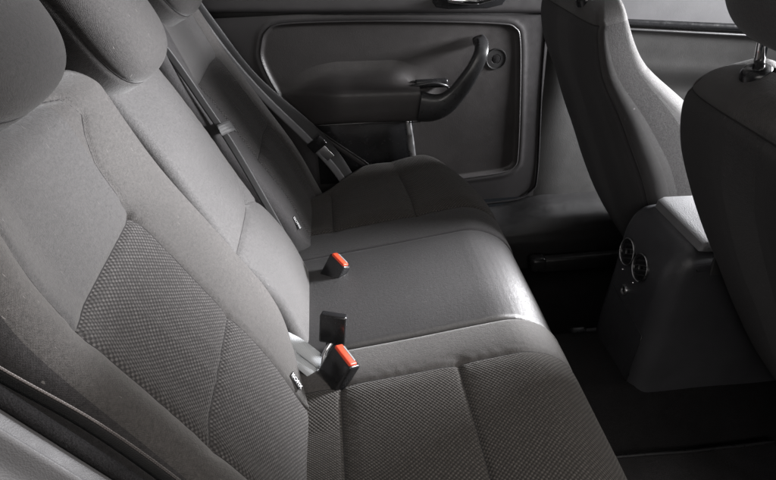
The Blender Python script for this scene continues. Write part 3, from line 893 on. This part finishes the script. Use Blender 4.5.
def front_seat(sg, label, dx, yc, dz=0.0, th=.083):
    root = thing('front_seat', label, 'car seat', (1.15 + dx, yc, 0.05), 'front seats')
    P = smooth_path([Vector((a + dx - (.075 * max(0, .66 - b) / .5 if sg > 0 else 0), 0, b + dz)) for a, b in REAR], 5); n = len(P)
    cum = np.concatenate([[0], np.cumsum([(P[i + 1] - P[i]).length for i in range(n - 1)])]); L = cum[-1]
    def spine(v):
        x = np.interp(v, cum, [p.x for p in P]); z = np.interp(v, cum, [p.z for p in P]); return x, z
    # direction pointing forward, square to a straight fit of the back (angle eases out)
    def Fs(U, V):
        x, z = spine(np.clip(V, 0, L))
        e = np.clip((V - (L - .13)) / .13, 0, 1)
        cap = np.sqrt(np.clip(1 - e ** 3.2, 0, 1))
        hw = (.238 - .030 * sst(L - .42, L - .05, V)) * (.35 + .65 * cap)
        hd = (.115 - th * sst(L - .42, L - .04, V)) * (.12 + .88 * cap)
        z = z + .010 * e
        a = U; ca, sa = np.cos(a), np.sin(a); pw = 2 / 4.6
        yy = np.sign(ca) * np.abs(ca) ** pw * hw
        dd = np.sign(sa) * np.abs(sa) ** pw * hd                       # -: rear face, +: front face
        # bolsters stand forward at the sides of the front face
        dd = dd + .028 * (dd > 0) * sst(.4, .95, np.abs(yy) / np.maximum(hw, 1e-4)) * cap
        for a_s in (SA, math.pi - SA):
            for k in (0, 2 * math.pi, -2 * math.pi):
                dd = dd + .004 * np.exp(-((a - (a_s + k)) / .05) ** 2) * (V < h1 + .02)
        g2 = np.exp(-((V - h1) / .005) ** 2) * .004
        dd = dd + np.where(sa < 0, g2, 0)
        sv = np.exp(-((V - (L - .155)) / .004) ** 2) * .003
        yy = yy - np.sign(yy) * np.where((sa > math.sin(SA)), sv, 0)
        fx, fz = .94, .34
        rr = .115 - th * sst(L - .42, L - .04, V)
        x = x + fx * (dd + rr) + ripple(yy, V, 51 + sg, .0015, 9, 35); z = z + fz * (dd + rr) * .6
        return x, yc + yy, z
    SA = -.55                                                          # angle of the seam between back panel and side
    h1 = L - .052
    us_side = lin(SA, math.pi - SA, .045); us_rear = lin(math.pi - SA, 2 * math.pi + SA, .045)
    vs = lin(0, h1, .008); vt = lin(h1, L, .005)
    br = bpy.data.objects.new('backrest', None); col.objects.link(br); br.location = (.9 + dx, yc, .3); place(br, root)
    grid_obj('back_panel', Fs, us_rear, vs, 'dark_cloth', br)
    grid_obj('side_cover', Fs, us_side, vs, 'headrest', br)
    o = grid_obj('top_cover', Fs, lin(SA, 2 * math.pi + SA, .045), vt, 'border', br)
    pts = lambda aa, vv: [Vector([float(c[0, 0]) for c in Fs(np.array([[a]]), np.array([[v]]))]) for a, v in zip(aa, vv)]
    k = 60
    for a_s in (SA, math.pi - SA): tube('seam', pts([a_s] * k, np.linspace(0, h1, k)), .0013, 'thread', br, 6)
    tube('seam', pts(np.linspace(math.pi - SA, 2 * math.pi + SA, k), [h1] * k), .0013, 'thread', br, 6)
    tube('seam', pts(np.linspace(SA, .9, 24), [L - .155] * 24), .0011, 'thread', br, 6)
    # seat cushion, rails
    superbox('cushion', (.26, .25, .095), Matrix.Translation((1.27 + dx, yc, .30)), 'dark_cloth', root, 4, 20)
    for s in (-1, 1):
        rx = .48 if sg < 0 else 0
        rl = rbox('seat_rail', (.52, .035, .05), .008, 'black', root, Matrix.Translation((1.05 + rx + dx, yc + s * .19, .035)))
        rbox('rail_cap', (.05, .045, .05), .012, 'satin', rl, Matrix.Translation((.785 + rx + dx, yc + s * .19, .04)))
    # headrest on two chrome posts in guide bushes
    top = pts([math.pi * 1.5 + .0], [L - .01])[0]
    hx, hz = top.x + .035, top.z
    mw = Matrix(((0, -.20, .98), (1, 0, 0), (0, .98, .20))).to_4x4()
    mw.translation = Vector((hx - .005, yc, hz + .160))
    hr = superbox('headrest', (.182, .112, .068), mw, 'plain', root, 3.6, 30)
    from mathutils.bvhtree import BVHTree
    bt = BVHTree.FromPolygons([v.co.copy() for v in o.data.vertices], [tuple(p.vertices) for p in o.data.polygons])
    for s in (-1, 1):
        py_ = yc + s * .078
        best = None
        for q in np.linspace(-.08, .10, 37):                        # highest point of the seat top at this post
            hh = bt.ray_cast(Vector((hx + q, py_, hz + .5)), Vector((0, 0, -1)))
            if hh[0] is not None and (best is None or hh[0].z > best.z): best = hh[0]
        h_ = bt.ray_cast(Vector((best.x - .030, py_, hz + .5)), Vector((0, 0, -1)))[0]; nn = Vector((-.30, 0, 1)).normalized()
        tube('post', [h_ + Vector((.004, 0, -.02)), h_ + Vector((-.008, 0, .11))], .0075, 'chrome', hr, 16)
        lathe('guide_bush', [(0, .006), (.0078, .0075), (.011, .009), (.016, .0078), (.0205, .004), (.022, -.001), (.022, -.012)], 'gloss', hr,
              basis(h_, (0, 1, 0), nn), 32)
    return root


front_seat(-1, 'front seat nearest the camera, its headrest on a chrome post', -.040, -.354, -.02, .062)
front_seat(1, 'far front seat with grey side, seen past the console', -.050, .375, 0.0)

# ------------------------------------------------------------------ centre console
con = thing('centre_console', 'black rear end of the centre console with two round air vents', 'console', (.85, .01, .12))
CY0, CY1 = -.112, .132
prof = [(.735, .06), (.742, .18), (.757, .30), (.766, .40), (.775, .440), (.793, .470), (.823, .484), (.90, .487), (1.5, .45), (1.5, .06)]
pp = []
for v in smooth_path([Vector((a, b, 0)) for a, b in prof[:8]], 4): pp.append((v.x, v.y))
pp += prof[8:]
def console_body():
    ch = [Vector((.733, 0, .02))] + [Vector((v.x, 0, v.y)) for v in smooth_path([Vector((a, b, 0)) for a, b in prof[:8]], 5)] + [Vector((1.2, 0, .470)), Vector((1.5, 0, .45))]
    n = len(ch); nor = []
    for i in range(n):
        t = (ch[min(i + 1, n - 1)] - ch[max(i - 1, 0)]).normalized(); nor.append(Vector((-t.z, 0, t.x)))
    Rr = .042; secs = [(CY0 + Rr * (1 - math.cos(f)), Rr * (1 - math.sin(f))) for f in np.linspace(0, math.pi / 2, 9)]
    secs += [(CY1 + CY0 - y, d) for y, d in secs[::-1]]
    verts = []
    for y, d in secs:
        for i in range(n):
            fl = .008 * max(0.0, (.20 - ch[i].z) / .20) ** 2          # foot spreads onto the tunnel
            yy = y + (-fl if y < (CY0 + CY1) / 2 else fl)
            p = ch[i] - nor[i] * d; verts.append((p.x, yy, p.z))
    faces = []
    for j in range(len(secs) - 1):
        for i in range(n - 1): faces.append((j * n + i, j * n + i + 1, (j + 1) * n + i + 1, (j + 1) * n + i))
    for j, rev in ((0, False), (len(secs) - 1, True)):               # side cheeks
        b0 = len(verts); y = CY0 if j == 0 else CY1
        for i in range(n): verts.append((1.5, verts[j * n + i][1], verts[j * n + i][2]))
        for i in range(n - 1):
            faces.append((j * n + i, b0 + i, b0 + i + 1, j * n + i + 1))
    o = mesh_obj('body', verts, faces, 'console', con)
    bm = bmesh.new(); bm.from_mesh(o.data); bmesh.ops.recalc_face_normals(bm, faces=bm.faces); bm.to_mesh(o.data); bm.free()
    return o


console_body()
NRM = Vector((-.985, 0, .15)).normalized()


def on_rear(y, z):
    x = float(np.interp(z, [p[1] for p in prof[:6]], [p[0] for p in prof[:6]])); return Vector((x, y, z))


for (vy, vz) in ((.062, .388), (-.006, .388)):
    mw = basis(on_rear(vy, vz) + NRM * .0005, (0, 1, 0), NRM)
    vt_ = lathe('air_vent', [(.0265, -.004), (.0275, .003), (.0292, .0052), (.0310, .0045), (.0320, 0)], 'satin', con, mw, 36)
    lathe('ring', [(.0297, .0050), (.0309, .0064), (.0320, .0050)], 'steel', vt_, mw, 36)
    lathe('drum', [(0, .0008), (.0265, .0008)], 'gloss', vt_, mw, 24)
    for q in (-.016, -.0055, .0055, .016):
        wd = 2 * math.sqrt((.025) ** 2 - q * q)
        rbox('slat', (wd, .0035, .005), .0008, 'satin', vt_, mw @ Matrix.Rotation(.5, 4, 'Z') @ Matrix.Translation((0, q, .003)), 1)
    rbox('thumb_tab', (.006, .012, .006), .0015, 'satin', vt_, mw @ Matrix.Rotation(.5, 4, 'Z') @ Matrix.Translation((0, 0, .006)), 2)
for (vy, vz) in ((.066, .338), (.010, .338)):
    lathe('indicator_dot', [(0, .0025), (.0022, .002), (.003, 0)], 'steel', con, basis(on_rear(vy, vz) + NRM * .0005, (0, 1, 0), NRM), 12)
mw = basis(on_rear(.034, .302) + NRM * .0005, (0, 1, 0), NRM)
so = lathe('socket', [(.007, -.004), (.008, .003), (.0105, .004), (.012, .003), (.0125, 0)], 'steel', con, mw, 28)
lathe('socket_cap', [(0, .001), (.0075, .001)], 'gloss', so, mw, 20)
tube('panel_joint', [on_rear(y, z) + NRM * .0006 for y, z in ((.090, .281), (.06, .277), (0, .270), (-.06, .264), (-.085, .262))], .0010, 'satin', con, 6)
tube('panel_joint', [on_rear(-.086, z) + NRM * .0006 for z in np.linspace(.10, .262, 8)], .0010, 'satin', con, 6)

lid = thing('armrest_lid', 'grey grained armrest lid on top of the console', 'armrest', (.95, -.02, .52))
extrude_poly('pad', [(.822, .484), (.826, .501), (.84, .508), (1.28, .498), (1.30, .490), (1.30, .475), (.84, .480)], .205, .010, 'lid', lid,
             Matrix(((1, 0, 0, 0), (0, 0, 1, -.108), (0, 1, 0, 0), (0, 0, 0, 1))), 4)
rbox('side_skirt', (.44, .006, .055), .002, 'pillar', lid, Matrix.Translation((1.07, -.1135, .460)))

# ------------------------------------------------------------------ floor mat
mat_o = thing('floor_mat', 'black mat with a raised edge on the near rear floor', 'mat', (.75, -.42, .012))
def Fmat(U, V): return U, V, .016 + ripple(U, V, 61, .004, 12, 50)
grid_obj('pile', Fmat, lin(.40, 1.05, .012), lin(-.68, -.205, .012), 'mat', mat_o)
tube('edge_binding', [(x, -.203, .020 + float(ripple(np.array(x), np.array(-.205), 61, .004, 12, 50))) for x in np.linspace(.40, 1.05, 30)], .004, 'satin', mat_o, 8)
